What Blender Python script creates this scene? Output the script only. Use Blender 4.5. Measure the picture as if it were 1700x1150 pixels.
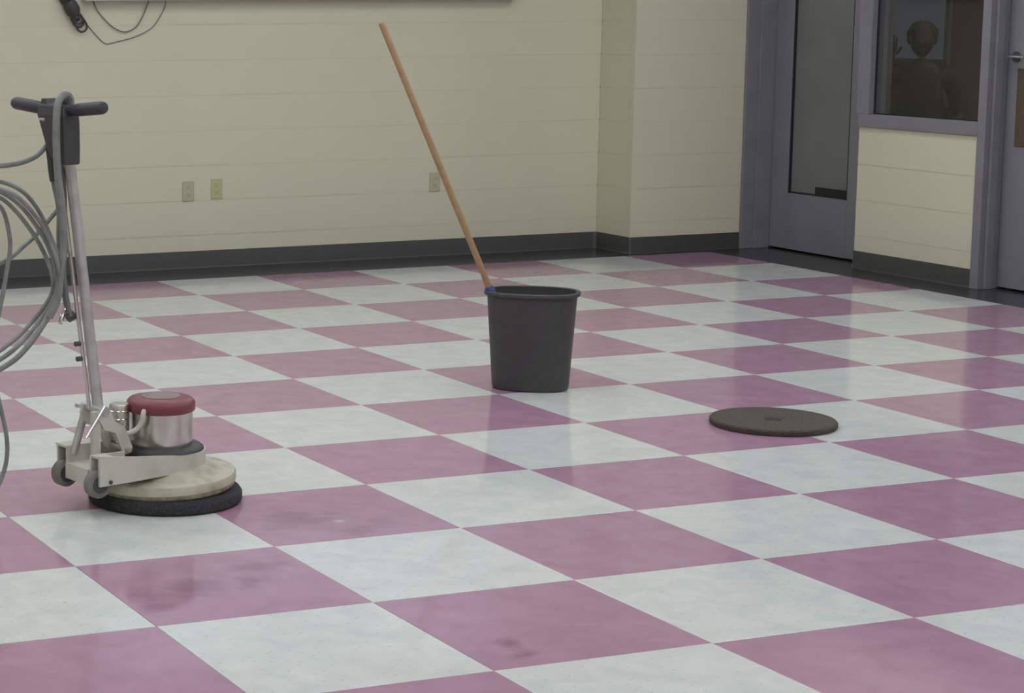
import bpy, bmesh, math, random
from mathutils import Vector, Matrix
random.seed(7)
S = bpy.context.scene
COL = S.collection
for o in list(bpy.data.objects):
    bpy.data.objects.remove(o)

# ------------------------------------------------------------------ camera
F_PX, CX, CY = 3528.42, 131.71, 477.67          # focal length and principal point of the off-centre crop, 1700x1150
YAW, PITCH, ROLL = 0.34350, 0.13600, -0.00530
cam_d = bpy.data.cameras.new('camera')
cam = bpy.data.objects.new('camera', cam_d)
COL.objects.link(cam)
S.camera = cam
cam_d.sensor_fit = 'HORIZONTAL'
cam_d.sensor_width = 36.0
cam_d.lens = F_PX / 1700 * 36.0
cam_d.shift_x = (850 - CX) / 1700
cam_d.shift_y = -(575 - CY) / 1700
cam_d.clip_start = 0.05
_f = Vector((math.sin(YAW) * math.cos(PITCH), math.cos(YAW) * math.cos(PITCH), -math.sin(PITCH)))
_r = Vector((math.cos(YAW), -math.sin(YAW), 0))
_u = _r.cross(_f)
_r2 = _r * math.cos(ROLL) + _u * math.sin(ROLL)
_u2 = _u * math.cos(ROLL) - _r * math.sin(ROLL)
m = Matrix((_r2, _u2, -_f)).transposed().to_4x4()
m.translation = (-1.92795, -4.82608, 1.57283)
cam.matrix_world = m

# ------------------------------------------------------------------ world, exposure
w = bpy.data.worlds.new('world')
S.world = w
w.use_nodes = True
w.node_tree.nodes['Background'].inputs[0].default_value = (0.5, 0.55, 0.6, 1)
w.node_tree.nodes['Background'].inputs[1].default_value = 0.05
S.view_settings.view_transform = 'Standard'
S.view_settings.look = 'None'
S.view_settings.gamma = 1.0
S.view_settings.use_curve_mapping = False
S.view_settings.exposure = 0.0
S.cycles.max_bounces = 7
S.cycles.diffuse_bounces = 4
S.cycles.glossy_bounces = 4
LAMP = 6.5                                        # brightness of every ceiling light panel
LAMP_COL = (0.93, 0.985, 1.08, 1)

# room measures
T = 0.6096                                        # floor square
Y_BACK, Y_BUMP, X_BUMP, X_RIGHT = 6.54, 6.175, 5.575, 6.38
X_LEFT, Y_FRONT, Z_CEIL = -3.35, -5.78, 2.95
COURSE = 0.2032
Z0 = -0.012                                       # the block coursing starts a little below the finished floor

# ------------------------------------------------------------------ helpers
MATS = {}
def mat(name, base, rough=0.5, metal=0.0, spec=0.5, noise=None, bump=None, coat=0.0):
    """Principled material; noise=(scale, colour2, low, high[, detail]) mixes a second colour, bump=(scale, strength, distance)"""
    if name in MATS:
        return MATS[name]
    M = bpy.data.materials.new(name)
    M.use_nodes = True
    nt = M.node_tree
    b = nt.nodes['Principled BSDF']
    b.inputs['Base Color'].default_value = (*base, 1)
    b.inputs['Roughness'].default_value = rough
    b.inputs['Metallic'].default_value = metal
    b.inputs['Specular IOR Level'].default_value = spec
    b.inputs['Coat Weight'].default_value = coat
    tc = nt.nodes.new('ShaderNodeTexCoord')
    if noise:
        n = nt.nodes.new('ShaderNodeTexNoise')
        n.inputs['Scale'].default_value = noise[0]
        n.inputs['Detail'].default_value = noise[4] if len(noise) > 4 else 6
        nt.links.new(tc.outputs['Object'], n.inputs['Vector'])
        r = nt.nodes.new('ShaderNodeValToRGB')
        r.color_ramp.elements[0].position = noise[2]
        r.color_ramp.elements[1].position = noise[3]
        r.color_ramp.elements[0].color = (*base, 1)
        r.color_ramp.elements[1].color = (*noise[1], 1)
        nt.links.new(n.outputs['Fac'], r.inputs['Fac'])
        nt.links.new(r.outputs['Color'], b.inputs['Base Color'])
    if bump:
        n2 = nt.nodes.new('ShaderNodeTexNoise')
        n2.inputs['Scale'].default_value = bump[0]
        n2.inputs['Detail'].default_value = 5
        nt.links.new(tc.outputs['Object'], n2.inputs['Vector'])
        bp = nt.nodes.new('ShaderNodeBump')
        bp.inputs['Strength'].default_value = bump[1]
        bp.inputs['Distance'].default_value = bump[2]
        nt.links.new(n2.outputs['Fac'], bp.inputs['Height'])
        nt.links.new(bp.outputs['Normal'], b.inputs['Normal'])
    MATS[name] = M
    return M

def obj(name, bm, material, parent=None, smooth=False, bevel=None):
    me = bpy.data.meshes.new(name)
    bmesh.ops.recalc_face_normals(bm, faces=bm.faces)
    bm.to_mesh(me)
    bm.free()
    if material:
        me.materials.append(material)
    if smooth:
        for p in me.polygons:
            p.use_smooth = True
    o = bpy.data.objects.new(name, me)
    COL.objects.link(o)
    if parent:
        o.parent = parent
    if bevel:
        bv = o.modifiers.new('bevel', 'BEVEL')
        bv.width = bevel
        bv.segments = 2
        bv.limit_method = 'ANGLE'
        bv.angle_limit = math.radians(40)
    if smooth:
        try:
            me.set_sharp_from_angle(angle=math.radians(42))
        except Exception:
            pass
    return o

def tag(o, label=None, cat=None, group=None, kind=None):
    if label: o['label'] = label
    if cat: o['category'] = cat
    if group: o['group'] = group
    if kind: o['kind'] = kind
    return o

def empty(name, loc, rz=0.0):
    o = bpy.data.objects.new(name, None)
    COL.objects.link(o)
    o.location = loc
    o.rotation_euler = (0, 0, rz)
    o.empty_display_size = 0.1
    return o

def box(bm, x0, x1, y0, y1, z0, z1):
    v = [bm.verts.new(c) for c in ((x0, y0, z0), (x1, y0, z0), (x1, y1, z0), (x0, y1, z0), (x0, y0, z1), (x1, y0, z1), (x1, y1, z1), (x0, y1, z1))]
    for f in ((3, 2, 1, 0), (4, 5, 6, 7), (0, 1, 5, 4), (1, 2, 6, 5), (2, 3, 7, 6), (3, 0, 4, 7)):
        bm.faces.new([v[i] for i in f])
    return bm

def B():
    return bmesh.new()

def lathe(bm, prof, n=48, c=(0, 0), caps=True):
    """prof: list of (radius, z) bottom to top"""
    rings = []
    for r, z in prof:
        rings.append([bm.verts.new((c[0] + r * math.cos(2 * math.pi * i / n), c[1] + r * math.sin(2 * math.pi * i / n), z)) for i in range(n)])
    for a, b in zip(rings, rings[1:]):
        for i in range(n):
            bm.faces.new((a[i], a[(i + 1) % n], b[(i + 1) % n], b[i]))
    if caps:
        bm.faces.new(rings[0][::-1])
        bm.faces.new(rings[-1])
    return bm

def frames(pts, closed):
    n = len(pts)
    tans = []
    for i in range(n):
        a = pts[(i - 1) % n] if (closed or i > 0) else pts[i]
        b = pts[(i + 1) % n] if (closed or i < n - 1) else pts[i]
        t = (b - a)
        tans.append(t.normalized() if t.length > 1e-9 else Vector((0, 0, 1)))
    up = Vector((0, 0, 1)) if abs(tans[0].z) < 0.9 else Vector((1, 0, 0))
    u = tans[0].cross(up).normalized()
    out = []
    for t in tans:
        u = (u - t * u.dot(t))
        u = u.normalized() if u.length > 1e-6 else t.orthogonal().normalized()
        out.append((u, t.cross(u)))
    return out

def catmull(pts, sub=6, closed=False):
    P = [Vector(p) for p in pts]
    n = len(P)
    out = []
    rng = n if closed else n - 1
    for i in range(rng):
        p0 = P[(i - 1) % n] if (closed or i > 0) else P[0]
        p1, p2 = P[i], P[(i + 1) % n]
        p3 = P[(i + 2) % n] if (closed or i + 2 < n) else P[-1]
        for k in range(sub):
            t = k / sub
            out.append(0.5 * ((2 * p1) + (p2 - p0) * t + (2 * p0 - 5 * p1 + 4 * p2 - p3) * t * t + (3 * p1 - p0 - 3 * p2 + p3) * t ** 3))
    if not closed:
        out.append(P[-1])
    return out

def tube(bm, pts, r, n=8, closed=False, sub=0):
    P = catmull(pts, sub, closed) if sub else [Vector(p) for p in pts]
    fr = frames(P, closed)
    rr = r if isinstance(r, (list, tuple)) else [r] * len(P)
    rings = []
    for p, (u, v), q in zip(P, fr, rr):
        rings.append([bm.verts.new(p + (u * math.cos(2 * math.pi * k / n) + v * math.sin(2 * math.pi * k / n)) * q) for k in range(n)])
    m_ = len(rings)
    for i in range(m_ if closed else m_ - 1):
        a, b = rings[i], rings[(i + 1) % m_]
        for k in range(n):
            bm.faces.new((a[k], a[(k + 1) % n], b[(k + 1) % n], b[k]))
    if not closed:
        bm.faces.new(rings[0][::-1])
        bm.faces.new(rings[-1])
    return bm

def prism(bm, poly, axis, a, b):
    """extrude a 2-D polygon along axis 'x','y' or 'z' from a to b; poly holds the two other coordinates in order"""
    def P(p, s):
        return {'x': (s, p[0], p[1]), 'y': (p[0], s, p[1]), 'z': (p[0], p[1], s)}[axis]
    lo = [bm.verts.new(P(p, a)) for p in poly]
    hi = [bm.verts.new(P(p, b)) for p in poly]
    bm.faces.new(lo[::-1])
    bm.faces.new(hi)
    n = len(poly)
    for i in range(n):
        bm.faces.new((lo[i], lo[(i + 1) % n], hi[(i + 1) % n], hi[i]))
    return bm

# ------------------------------------------------------------------ materials
def tile_material(name, c1, c2, speck, rough, smear=None, chip=0.2):
    M = bpy.data.materials.new(name)
    M.use_nodes = True
    nt = M.node_tree
    L = nt.links.new
    b = nt.nodes['Principled BSDF']
    b.inputs['Roughness'].default_value = rough
    tc = nt.nodes.new('ShaderNodeTexCoord')
    oi = nt.nodes.new('ShaderNodeObjectInfo')
    geo = nt.nodes.new('ShaderNodeNewGeometry')
    add = nt.nodes.new('ShaderNodeVectorMath'); add.operation = 'ADD'
    mul = nt.nodes.new('ShaderNodeMath'); mul.operation = 'MULTIPLY'; mul.inputs[1].default_value = 37.0
    L(oi.outputs['Random'], mul.inputs[0])
    cmb = nt.nodes.new('ShaderNodeCombineXYZ')
    L(mul.outputs[0], cmb.inputs[0]); L(mul.outputs[0], cmb.inputs[1])
    L(tc.outputs['Object'], add.inputs[0]); L(cmb.outputs[0], add.inputs[1])
    # soft marbling
    n = nt.nodes.new('ShaderNodeTexNoise'); n.inputs['Scale'].default_value = 9; n.inputs['Detail'].default_value = 7; n.inputs['Distortion'].default_value = 0.6
    L(add.outputs[0], n.inputs['Vector'])
    r = nt.nodes.new('ShaderNodeValToRGB')
    r.color_ramp.elements[0].position = 0.3; r.color_ramp.elements[1].position = 0.72
    r.color_ramp.elements[0].color = (*c1, 1); r.color_ramp.elements[1].color = (*c2, 1)
    L(n.outputs['Fac'], r.inputs['Fac'])
    # elongated chips in the tile
    mp = nt.nodes.new('ShaderNodeMapping'); mp.inputs['Scale'].default_value = (1, 2.2, 1); mp.inputs['Rotation'].default_value = (0, 0, 0.5)
    L(add.outputs[0], mp.inputs['Vector'])
    v = nt.nodes.new('ShaderNodeTexVoronoi'); v.voronoi_dimensions = '2D'; v.inputs['Scale'].default_value = 22; v.feature = 'F1'
    L(mp.outputs[0], v.inputs['Vector'])
    lt = nt.nodes.new('ShaderNodeMath'); lt.operation = 'LESS_THAN'; lt.inputs[1].default_value = 0.10
    L(v.outputs['Distance'], lt.inputs[0])
    sep = nt.nodes.new('ShaderNodeSeparateColor')
    L(v.outputs['Color'], sep.inputs[0])
    g2 = nt.nodes.new('ShaderNodeMath'); g2.operation = 'GREATER_THAN'; g2.inputs[1].default_value = 0.72
    L(sep.outputs[0], g2.inputs[0])
    mm = nt.nodes.new('ShaderNodeMath'); mm.operation = 'MULTIPLY'
    L(lt.outputs[0], mm.inputs[0]); L(g2.outputs[0], mm.inputs[1])
    mm2 = nt.nodes.new('ShaderNodeMath'); mm2.operation = 'MULTIPLY'; mm2.inputs[1].default_value = chip
    L(mm.outputs[0], mm2.inputs[0])
    mx = nt.nodes.new('ShaderNodeMix'); mx.data_type = 'RGBA'
    L(mm2.outputs[0], mx.inputs['Factor']); L(r.outputs['Color'], mx.inputs['A'])
    mx.inputs['B'].default_value = (*speck, 1)
    last = mx.outputs['Result']
    # scuffs and stains left on the floor, each with its own place and shape
    if smear:
        nz = nt.nodes.new('ShaderNodeTexNoise'); nz.inputs['Scale'].default_value = 11; nz.inputs['Detail'].default_value = 5
        L(geo.outputs['Position'], nz.inputs['Vector'])
        for (x, y, rx, ry, ang, amt, colr) in smear:
            mp2 = nt.nodes.new('ShaderNodeMapping'); mp2.vector_type = 'TEXTURE'
            mp2.inputs['Location'].default_value = (x, y, 0); mp2.inputs['Rotation'].default_value = (0, 0, ang); mp2.inputs['Scale'].default_value = (rx, ry, 1)
            L(geo.outputs['Position'], mp2.inputs['Vector'])
            ln = nt.nodes.new('ShaderNodeVectorMath'); ln.operation = 'LENGTH'
            L(mp2.outputs[0], ln.inputs[0])
            ad = nt.nodes.new('ShaderNodeMath'); ad.operation = 'MULTIPLY_ADD'; ad.inputs[1].default_value = 2.4
            L(nz.outputs['Fac'], ad.inputs[0]); L(ln.outputs['Value'], ad.inputs[2])
            mr = nt.nodes.new('ShaderNodeMapRange'); mr.inputs['From Min'].default_value = 1.35; mr.inputs['From Max'].default_value = 2.3
            mr.inputs['To Min'].default_value = amt; mr.inputs['To Max'].default_value = 0.0
            L(ad.outputs[0], mr.inputs['Value'])
            m3 = nt.nodes.new('ShaderNodeMix'); m3.data_type = 'RGBA'
            L(mr.outputs[0], m3.inputs['Factor']); L(last, m3.inputs['A']); m3.inputs['B'].default_value = (*colr, 1)
            last = m3.outputs['Result']
    L(last, b.inputs['Base Color'])
    # slightly uneven wax
    nb = nt.nodes.new('ShaderNodeTexNoise'); nb.inputs['Scale'].default_value = 14; nb.inputs['Detail'].default_value = 3
    L(geo.outputs['Position'], nb.inputs['Vector'])
    mr2 = nt.nodes.new('ShaderNodeMapRange'); mr2.inputs['To Min'].default_value = rough * 0.75; mr2.inputs['To Max'].default_value = rough * 1.4
    L(nb.outputs['Fac'], mr2.inputs['Value']); L(mr2.outputs[0], b.inputs['Roughness'])
    return M

SM_D = (0.20, 0.085, 0.145)
SM_L = (0.60, 0.52, 0.54)
M_PURPLE_STAINED = tile_material('stained_purple_vinyl_tile', (0.370, 0.208, 0.282), (0.425, 0.250, 0.332), (0.30, 0.15, 0.22), 0.085,
    smear=[(0.755, -0.43, 0.055, 0.035, 1.2, 0.55, SM_D), (0.745, -0.53, 0.05, 0.030, 0.2, 0.55, SM_D), (0.20, 0.30, 0.16, 0.10, 0.4, 0.5, SM_D), (0.49, 0.43, 0.12, 0.07, 0.2, 0.5, SM_D),
           (0.40, 0.30, 0.08, 0.05, 0.9, 0.4, SM_D), (0.80, 0.88, 0.15, 0.10, 0.3, 0.45, SM_D), (0.918, 0.811, 0.022, 0.022, 0.2, 0.6, SM_L), (0.95, 0.70, 0.16, 0.06, 0.6, 0.35, SM_D),
           (0.05, 0.15, 0.07, 0.05, 0.6, 0.45, SM_D)])
M_PURPLE = tile_material('purple_vinyl_tile', (0.370, 0.208, 0.282), (0.425, 0.250, 0.332), (0.30, 0.15, 0.22), 0.085)
M_WHITE_STAINED = tile_material('stained_white_vinyl_tile', (0.57, 0.60, 0.565), (0.67, 0.695, 0.65), (0.30, 0.31, 0.27), 0.085, chip=0.5,
    smear=[(0.46, 0.82, 0.22, 0.10, 0.3, 0.25, (0.42, 0.46, 0.42)), (0.4, -0.55, 0.2, 0.12, 0.3, 0.22, (0.55, 0.53, 0.42))])
M_WHITE = tile_material('white_vinyl_tile', (0.57, 0.60, 0.565), (0.67, 0.695, 0.65), (0.30, 0.31, 0.27), 0.085, chip=0.5)
M_BORDER = mat('black_border_tile', (0.034, 0.033, 0.033), 0.22, noise=(60, (0.05, 0.048, 0.047), 0.45, 0.75))
M_GROUT = mat('floor_underlay', (0.40, 0.40, 0.37), 0.6)
M_WALL = mat('cream_block_paint', (0.655, 0.630, 0.472), 0.42, noise=(2.0, (0.630, 0.605, 0.450), 0.35, 0.7), bump=(90, 0.10, 0.002))
M_JOINT = mat('cream_mortar_paint', (0.60, 0.575, 0.43), 0.6)
M_CEIL = mat('ceiling_white', (0.72, 0.71, 0.67), 0.8, bump=(120, 0.2, 0.002))
M_BASE = mat('black_vinyl_base', (0.050, 0.049, 0.048), 0.5, noise=(18, (0.058, 0.057, 0.055), 0.4, 0.7))
M_FRAME = mat('blue_grey_frame_paint', (0.215, 0.206, 0.224), 0.42, noise=(7, (0.190, 0.182, 0.200), 0.4, 0.7))
M_DOOR = mat('blue_grey_door_paint', (0.205, 0.197, 0.215), 0.42, noise=(5, (0.225, 0.216, 0.235), 0.4, 0.7))
M_DARKGAP = mat('dark_gasket', (0.015, 0.015, 0.016), 0.6)
M_BLACK = mat('black_plastic', (0.043, 0.041, 0.043), 0.5, noise=(30, (0.052, 0.050, 0.051), 0.4, 0.7), bump=(220, 0.15, 0.001))
M_GRIP = mat('black_rubber_grip', (0.040, 0.037, 0.042), 0.55, bump=(300, 0.25, 0.001))
M_STEEL = mat('brushed_steel', (0.66, 0.65, 0.61), 0.28, metal=1.0, noise=(14, (0.50, 0.47, 0.41), 0.45, 0.75), bump=(60, 0.05, 0.001))
M_CHROME = mat('chrome', (0.72, 0.72, 0.72), 0.15, metal=1.0)
M_POLE = mat('dull_steel_pole', (0.56, 0.555, 0.55), 0.40, metal=0.7, noise=(20, (0.42, 0.41, 0.39), 0.45, 0.75))
M_DECK = mat('worn_cream_enamel', (0.47, 0.45, 0.345), 0.5, noise=(16, (0.28, 0.25, 0.16), 0.44, 0.74, 8), bump=(70, 0.25, 0.003))
M_TRUCK = mat('off_white_enamel', (0.54, 0.53, 0.46), 0.42, noise=(11, (0.40, 0.38, 0.31), 0.5, 0.8, 8))
M_RUST = mat('worn_rim_edge', (0.26, 0.22, 0.14), 0.7, noise=(40, (0.42, 0.38, 0.27), 0.4, 0.65, 8), bump=(90, 0.5, 0.004))
M_RED = mat('dark_red_plastic', (0.185, 0.042, 0.050), 0.42, noise=(14, (0.22, 0.058, 0.064), 0.4, 0.7))
M_CAPTOP = mat('grey_red_cap_label', (0.25, 0.185, 0.185), 0.5, noise=(30, (0.20, 0.135, 0.135), 0.4, 0.7))
M_PADBLK = mat('black_floor_pad', (0.022, 0.022, 0.024), 0.9, noise=(120, (0.05, 0.05, 0.052), 0.45, 0.7), bump=(160, 0.8, 0.006))
M_PADBRN = mat('brown_floor_pad', (0.092, 0.074, 0.056), 0.95, noise=(150, (0.050, 0.043, 0.036), 0.4, 0.68, 8), bump=(170, 0.9, 0.006))
M_RUBBER = mat('grey_rubber_tyre', (0.19, 0.18, 0.155), 0.6, noise=(30, (0.13, 0.12, 0.10), 0.45, 0.7))
M_HUB = mat('dark_wheel_hub', (0.06, 0.06, 0.065), 0.5)
M_CORD = mat('grey_cord_jacket', (0.225, 0.235, 0.215), 0.45, noise=(25, (0.17, 0.175, 0.165), 0.4, 0.7))
M_ORANGE = mat('orange_plug', (0.60, 0.16, 0.05), 0.5)
M_WOOD = mat('wood_handle', (0.335, 0.205, 0.098), 0.5, noise=(35, (0.28, 0.165, 0.075), 0.4, 0.7))
M_BLUE = mat('blue_collar', (0.045, 0.05, 0.17), 0.45)
M_PLATE_A = mat('beige_outlet_plate', (0.47, 0.45, 0.31), 0.4)
M_PLATE_B = mat('yellowed_outlet_plate', (0.50, 0.48, 0.25), 0.4)
M_SLOT = mat('outlet_slot', (0.10, 0.09, 0.06), 0.6)
M_ALU = mat('aluminium_trim', (0.62, 0.62, 0.62), 0.35, metal=0.6)
M_BOARD = mat('whiteboard_face', (0.78, 0.80, 0.80), 0.18)
M_BROWN = mat('brown_plate', (0.110, 0.078, 0.050), 0.45, noise=(9, (0.085, 0.064, 0.047), 0.4, 0.7))
M_DARKROOM = mat('dark_room_paint', (0.30, 0.27, 0.24), 0.8)
M_CLOTH = mat('dark_clothing', (0.030, 0.027, 0.026), 0.9)
M_PARTITION = mat('dark_brown_partition', (0.085, 0.070, 0.055), 0.8)
M_SKIN_SHADED = mat('skin', (0.030, 0.024, 0.022), 0.8)  # backlit shade is put into this near-black skin colour
M_HAIR = mat('dark_hair', (0.02, 0.016, 0.014), 0.7, bump=(60, 0.8, 0.01))

def glass_material(name, tint, gloss_rough, clear):
    M = bpy.data.materials.new(name)
    M.use_nodes = True
    nt = M.node_tree
    nt.nodes.remove(nt.nodes['Principled BSDF'])
    out = nt.nodes['Material Output']
    tr = nt.nodes.new('ShaderNodeBsdfTransparent'); tr.inputs[0].default_value = (*tint, 1)
    gl = nt.nodes.new('ShaderNodeBsdfGlossy'); gl.inputs['Roughness'].default_value = gloss_rough
    fr = nt.nodes.new('ShaderNodeFresnel'); fr.inputs[0].default_value = clear
    geo = nt.nodes.new('ShaderNodeNewGeometry')
    sub = nt.nodes.new('ShaderNodeMath'); sub.operation = 'SUBTRACT'; sub.inputs[0].default_value = 1.0
    nt.links.new(geo.outputs['Backfacing'], sub.inputs[1])
    mu = nt.nodes.new('ShaderNodeMath'); mu.operation = 'MULTIPLY'
    nt.links.new(fr.outputs[0], mu.inputs[0]); nt.links.new(sub.outputs[0], mu.inputs[1])
    mx = nt.nodes.new('ShaderNodeMixShader')
    nt.links.new(mu.outputs[0], mx.inputs[0]); nt.links.new(tr.outputs[0], mx.inputs[1]); nt.links.new(gl.outputs[0], mx.inputs[2])
    nt.links.new(mx.outputs[0], out.inputs[0])
    return M
M_GLASS = glass_material('window_glass', (0.90, 0.91, 0.91), 0.03, 1.7)
M_GREY_PANE = mat('opaque_grey_pane', (0.165, 0.170, 0.165), 0.30, noise=(3, (0.190, 0.195, 0.188), 0.35, 0.7), bump=(8, 0.08, 0.01))  # opaque grey, view through the glass and wall reflection put into its colour

def emit(name, col, s):
    M = bpy.data.materials.new(name)
    M.use_nodes = True
    nt = M.node_tree
    nt.nodes.remove(nt.nodes['Principled BSDF'])
    e = nt.nodes.new('ShaderNodeEmission')
    e.inputs[0].default_value = col
    e.inputs[1].default_value = s
    nt.links.new(e.outputs[0], nt.nodes['Material Output'].inputs[0])
    return M
M_LAMP = emit('lamp_diffuser', LAMP_COL, LAMP)
M_OFFICE_FILL = emit('office_fill_glow', (1.0, 0.94, 0.88, 1), 7.0)  # glow of the added office fill panel
M_BLUEWIN = emit('dim_blue_daylight', (0.42, 0.48, 0.60, 1), 0.075)

# ------------------------------------------------------------------ floor
bm = B()
box(bm, X_LEFT - 0.1, X_RIGHT + 0.35, Y_FRONT - 0.1, Y_BACK + 0.12, -0.10, -0.006)
floor = tag(obj('floor', bm, M_GROUT), kind='structure', label='checkered floor of glossy white and mauve tiles with a black border')
def tile_mesh(nm, material):
    b = B()
    h = T / 2 - 0.0006
    box(b, -h, h, -h, h, -0.006, 0.0)
    bmesh.ops.bevel(b, geom=[e for e in b.edges if e.verts[0].co.z > -0.001 and e.verts[1].co.z > -0.001], offset=0.0008, segments=1, affect='EDGES')
    me = bpy.data.meshes.new(nm)
    b.to_mesh(me); b.free()
    me.materials.append(material)
    return me
ME_W, ME_P = tile_mesh('white_tile', M_WHITE), tile_mesh('mauve_tile', M_PURPLE)
ME_WS, ME_PS = tile_mesh('stained_white_tile', M_WHITE_STAINED), tile_mesh('stained_mauve_tile', M_PURPLE_STAINED)
STAINED = {(0, 0), (1, 1), (1, -1), (0, 1), (0, -1)}
for i in range(-5, 10):
    for j in range(-9, 10):
        st = (i, j) in STAINED
        o = bpy.data.objects.new('tile', (ME_WS if st else ME_W) if (i + j) % 2 else (ME_PS if st else ME_P))
        o.location = ((i + 0.5) * T, (j + 0.5) * T, 0)
        o.parent = floor
        COL.objects.link(o)
E0, E1 = -5 * T, 10 * T
for x0, x1, y0, y1 in ((X_LEFT, X_RIGHT + 0.30, E1 + 0.001, Y_BACK + 0.05), (E1 + 0.001, X_RIGHT + 0.30, Y_FRONT, E1 - 0.001),
                       (X_LEFT, E0 - 0.001, Y_FRONT, E1 - 0.001), (E0 + 0.001, E1 - 0.001, Y_FRONT, -9 * T - 0.001)):
    obj('border_strip', box(B(), x0, x1, y0, y1, -0.0055, 0.0), M_BORDER, floor)

# ------------------------------------------------------------------ block walls
def block_wall(name, p0, p1, label, ztop=Z_CEIL, zbot=0.0, thick=0.18):
    """wall from p0 to p1, its visible side to the left of the walking direction; every course of blocks is a piece of its own"""
    d = Vector((p1[0] - p0[0], p1[1] - p0[1], 0)); Ln = d.length; d.normalize()
    ang = math.atan2(d.y, d.x)
    core = obj(name, box(B(), 0.004, Ln - 0.004, -thick, -0.0018, zbot, ztop), M_JOINT)
    core.location = (p0[0], p0[1], 0); core.rotation_euler = (0, 0, ang)
    tag(core, kind='structure', label=label)
    k = 0
    cache = {}
    while Z0 + k * COURSE < ztop - 0.01:
        a, c = Z0 + k * COURSE + 0.0006, Z0 + (k + 1) * COURSE - 0.0006
        k += 1
        if c < zbot + 0.01:
            continue
        a, c = max(a, zbot), min(c, ztop)
        h = round(c - a, 4)
        if h not in cache:
            b = box(B(), 0, Ln, -0.05, 0, 0, h)
            bmesh.ops.bevel(b, geom=[e for e in b.edges if all(v.co.y > -0.001 for v in e.verts) and abs(e.verts[0].co.x - e.verts[1].co.x) > 0.01], offset=0.0022, segments=2, affect='EDGES')
            me = bpy.data.meshes.new('block_course'); b.to_mesh(me); b.free(); me.materials.append(M_WALL)
            cache[h] = me
        o = bpy.data.objects.new('block_course', cache[h])
        COL.objects.link(o)
        o.parent = core
        o.location = (0, 0, a)
    return core

# seen from inside: walk so that the room lies on the left
block_wall('wall_back', (X_BUMP, Y_BACK), (X_LEFT, Y_BACK), 'long cream painted block wall under the whiteboard')
block_wall('wall_bumpout_side', (X_BUMP, Y_BUMP + 0.051), (X_BUMP, Y_BACK - 0.001), 'narrow shaded side of the cream boxed-out wall corner', thick=0.10)
block_wall('wall_bumpout', (X_RIGHT + 0.01, Y_BUMP), (X_BUMP, Y_BUMP), 'cream painted boxed-out wall corner beside the blue-grey glazed door', thick=0.05)
Y_D1a, Y_D1b = 5.130, 6.150           # first door opening
Y_D2a, Y_D2b = 3.200, 4.140           # second door opening
Z_SILL, Z_HEAD = 0.815, 2.15
block_wall('wall_right', (X_RIGHT, Y_D2b + 0.058), (X_RIGHT, Y_D1a), 'low cream block wall panel under the dark window', ztop=Z_SILL, thick=0.16)
block_wall('wall_right_upper', (X_RIGHT, Y_D2a - 0.06), (X_RIGHT, Y_BUMP), 'cream block wall above the doors and the dark window', zbot=Z_HEAD + 0.05, thick=0.16)
block_wall('wall_right_near', (X_RIGHT, Y_FRONT), (X_RIGHT, Y_D2a - 0.06), 'cream block wall to the right of the second door')
block_wall('wall_left', (X_LEFT, Y_BACK), (X_LEFT, Y_FRONT), 'cream block wall on the far left side of the room')
block_wall('wall_front', (X_LEFT, Y_FRONT), (X_RIGHT, Y_FRONT), 'cream block wall behind the viewer')
tag(obj('ceiling', box(B(), X_LEFT - 0.1, X_RIGHT + 0.2, Y_FRONT - 0.1, Y_BACK + 0.1, Z_CEIL, Z_CEIL + 0.08), M_CEIL), kind='structure', label='white ceiling over the room')

# ------------------------------------------------------------------ cove base
def baseboard(name, path, label):
    """black cove base swept along a path of floor points, room side on the left"""
    prof = [(0.000, 0.1016), (0.0035, 0.1016), (0.0050, 0.0980), (0.0050, 0.010), (0.0065, 0.005), (0.010, 0.0015), (0.010, 0.0), (0.000, 0.0)]
    bm = B()
    P = [Vector((x, y, 0)) for x, y in path]
    rings = []
    for i, p in enumerate(P):
        din = (P[i] - P[i - 1]).normalized() if i else None
        dout = (P[i + 1] - P[i]).normalized() if i < len(P) - 1 else None
        din = din or dout; dout = dout or din
        n1, n2 = Vector((-din.y, din.x, 0)), Vector((-dout.y, dout.x, 0))
        nn = (n1 + n2); nn = nn / max(0.2, nn.dot(n1))
        rings.append([bm.verts.new(p + nn * a + Vector((0, 0, z))) for a, z in prof])
    k = len(prof)
    for a, b in zip(rings, rings[1:]):
        for i in range(k):
            bm.faces.new((a[i], a[(i + 1) % k], b[(i + 1) % k], b[i]))
    bm.faces.new(rings[0][::-1]); bm.faces.new(rings[-1])
    return tag(obj(name, bm, M_BASE, smooth=True), kind='structure', label=label)
def arc(cx, cy, r, a0, a1, n=6):
    return [(cx + r * math.cos(math.radians(a0 + (a1 - a0) * i / n)), cy + r * math.sin(math.radians(a0 + (a1 - a0) * i / n))) for i in range(n + 1)]
E_ = 0.0005
baseboard('baseboard_back', [(X_RIGHT - 0.002, Y_BUMP - E_), (X_BUMP + 0.012, Y_BUMP - E_)] + arc(X_BUMP + 0.012 - E_, Y_BUMP + 0.012 - E_, 0.012, 270, 180)[1:]
          + arc(X_BUMP - E_ - 0.03, Y_BACK - 0.03 - E_, 0.03, 0, 90) + [(X_LEFT + 0.02, Y_BACK - E_)], 'black cove base along the back wall and around the boxed-out corner')
baseboard('baseboard_right', [(X_RIGHT - E_, Y_D2b + 0.06), (X_RIGHT - E_, Y_D1a)], 'short black cove base under the cream panel between the doors')
baseboard('baseboard_right_near', [(X_RIGHT - E_, Y_FRONT + 0.03), (X_RIGHT - E_, Y_D2a - 0.062)], 'black cove base to the right of the second door')
baseboard('baseboard_left', [(X_LEFT + E_, Y_BACK - 0.03), (X_LEFT + E_, Y_FRONT + 0.03)], 'black cove base along the left wall')
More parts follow.
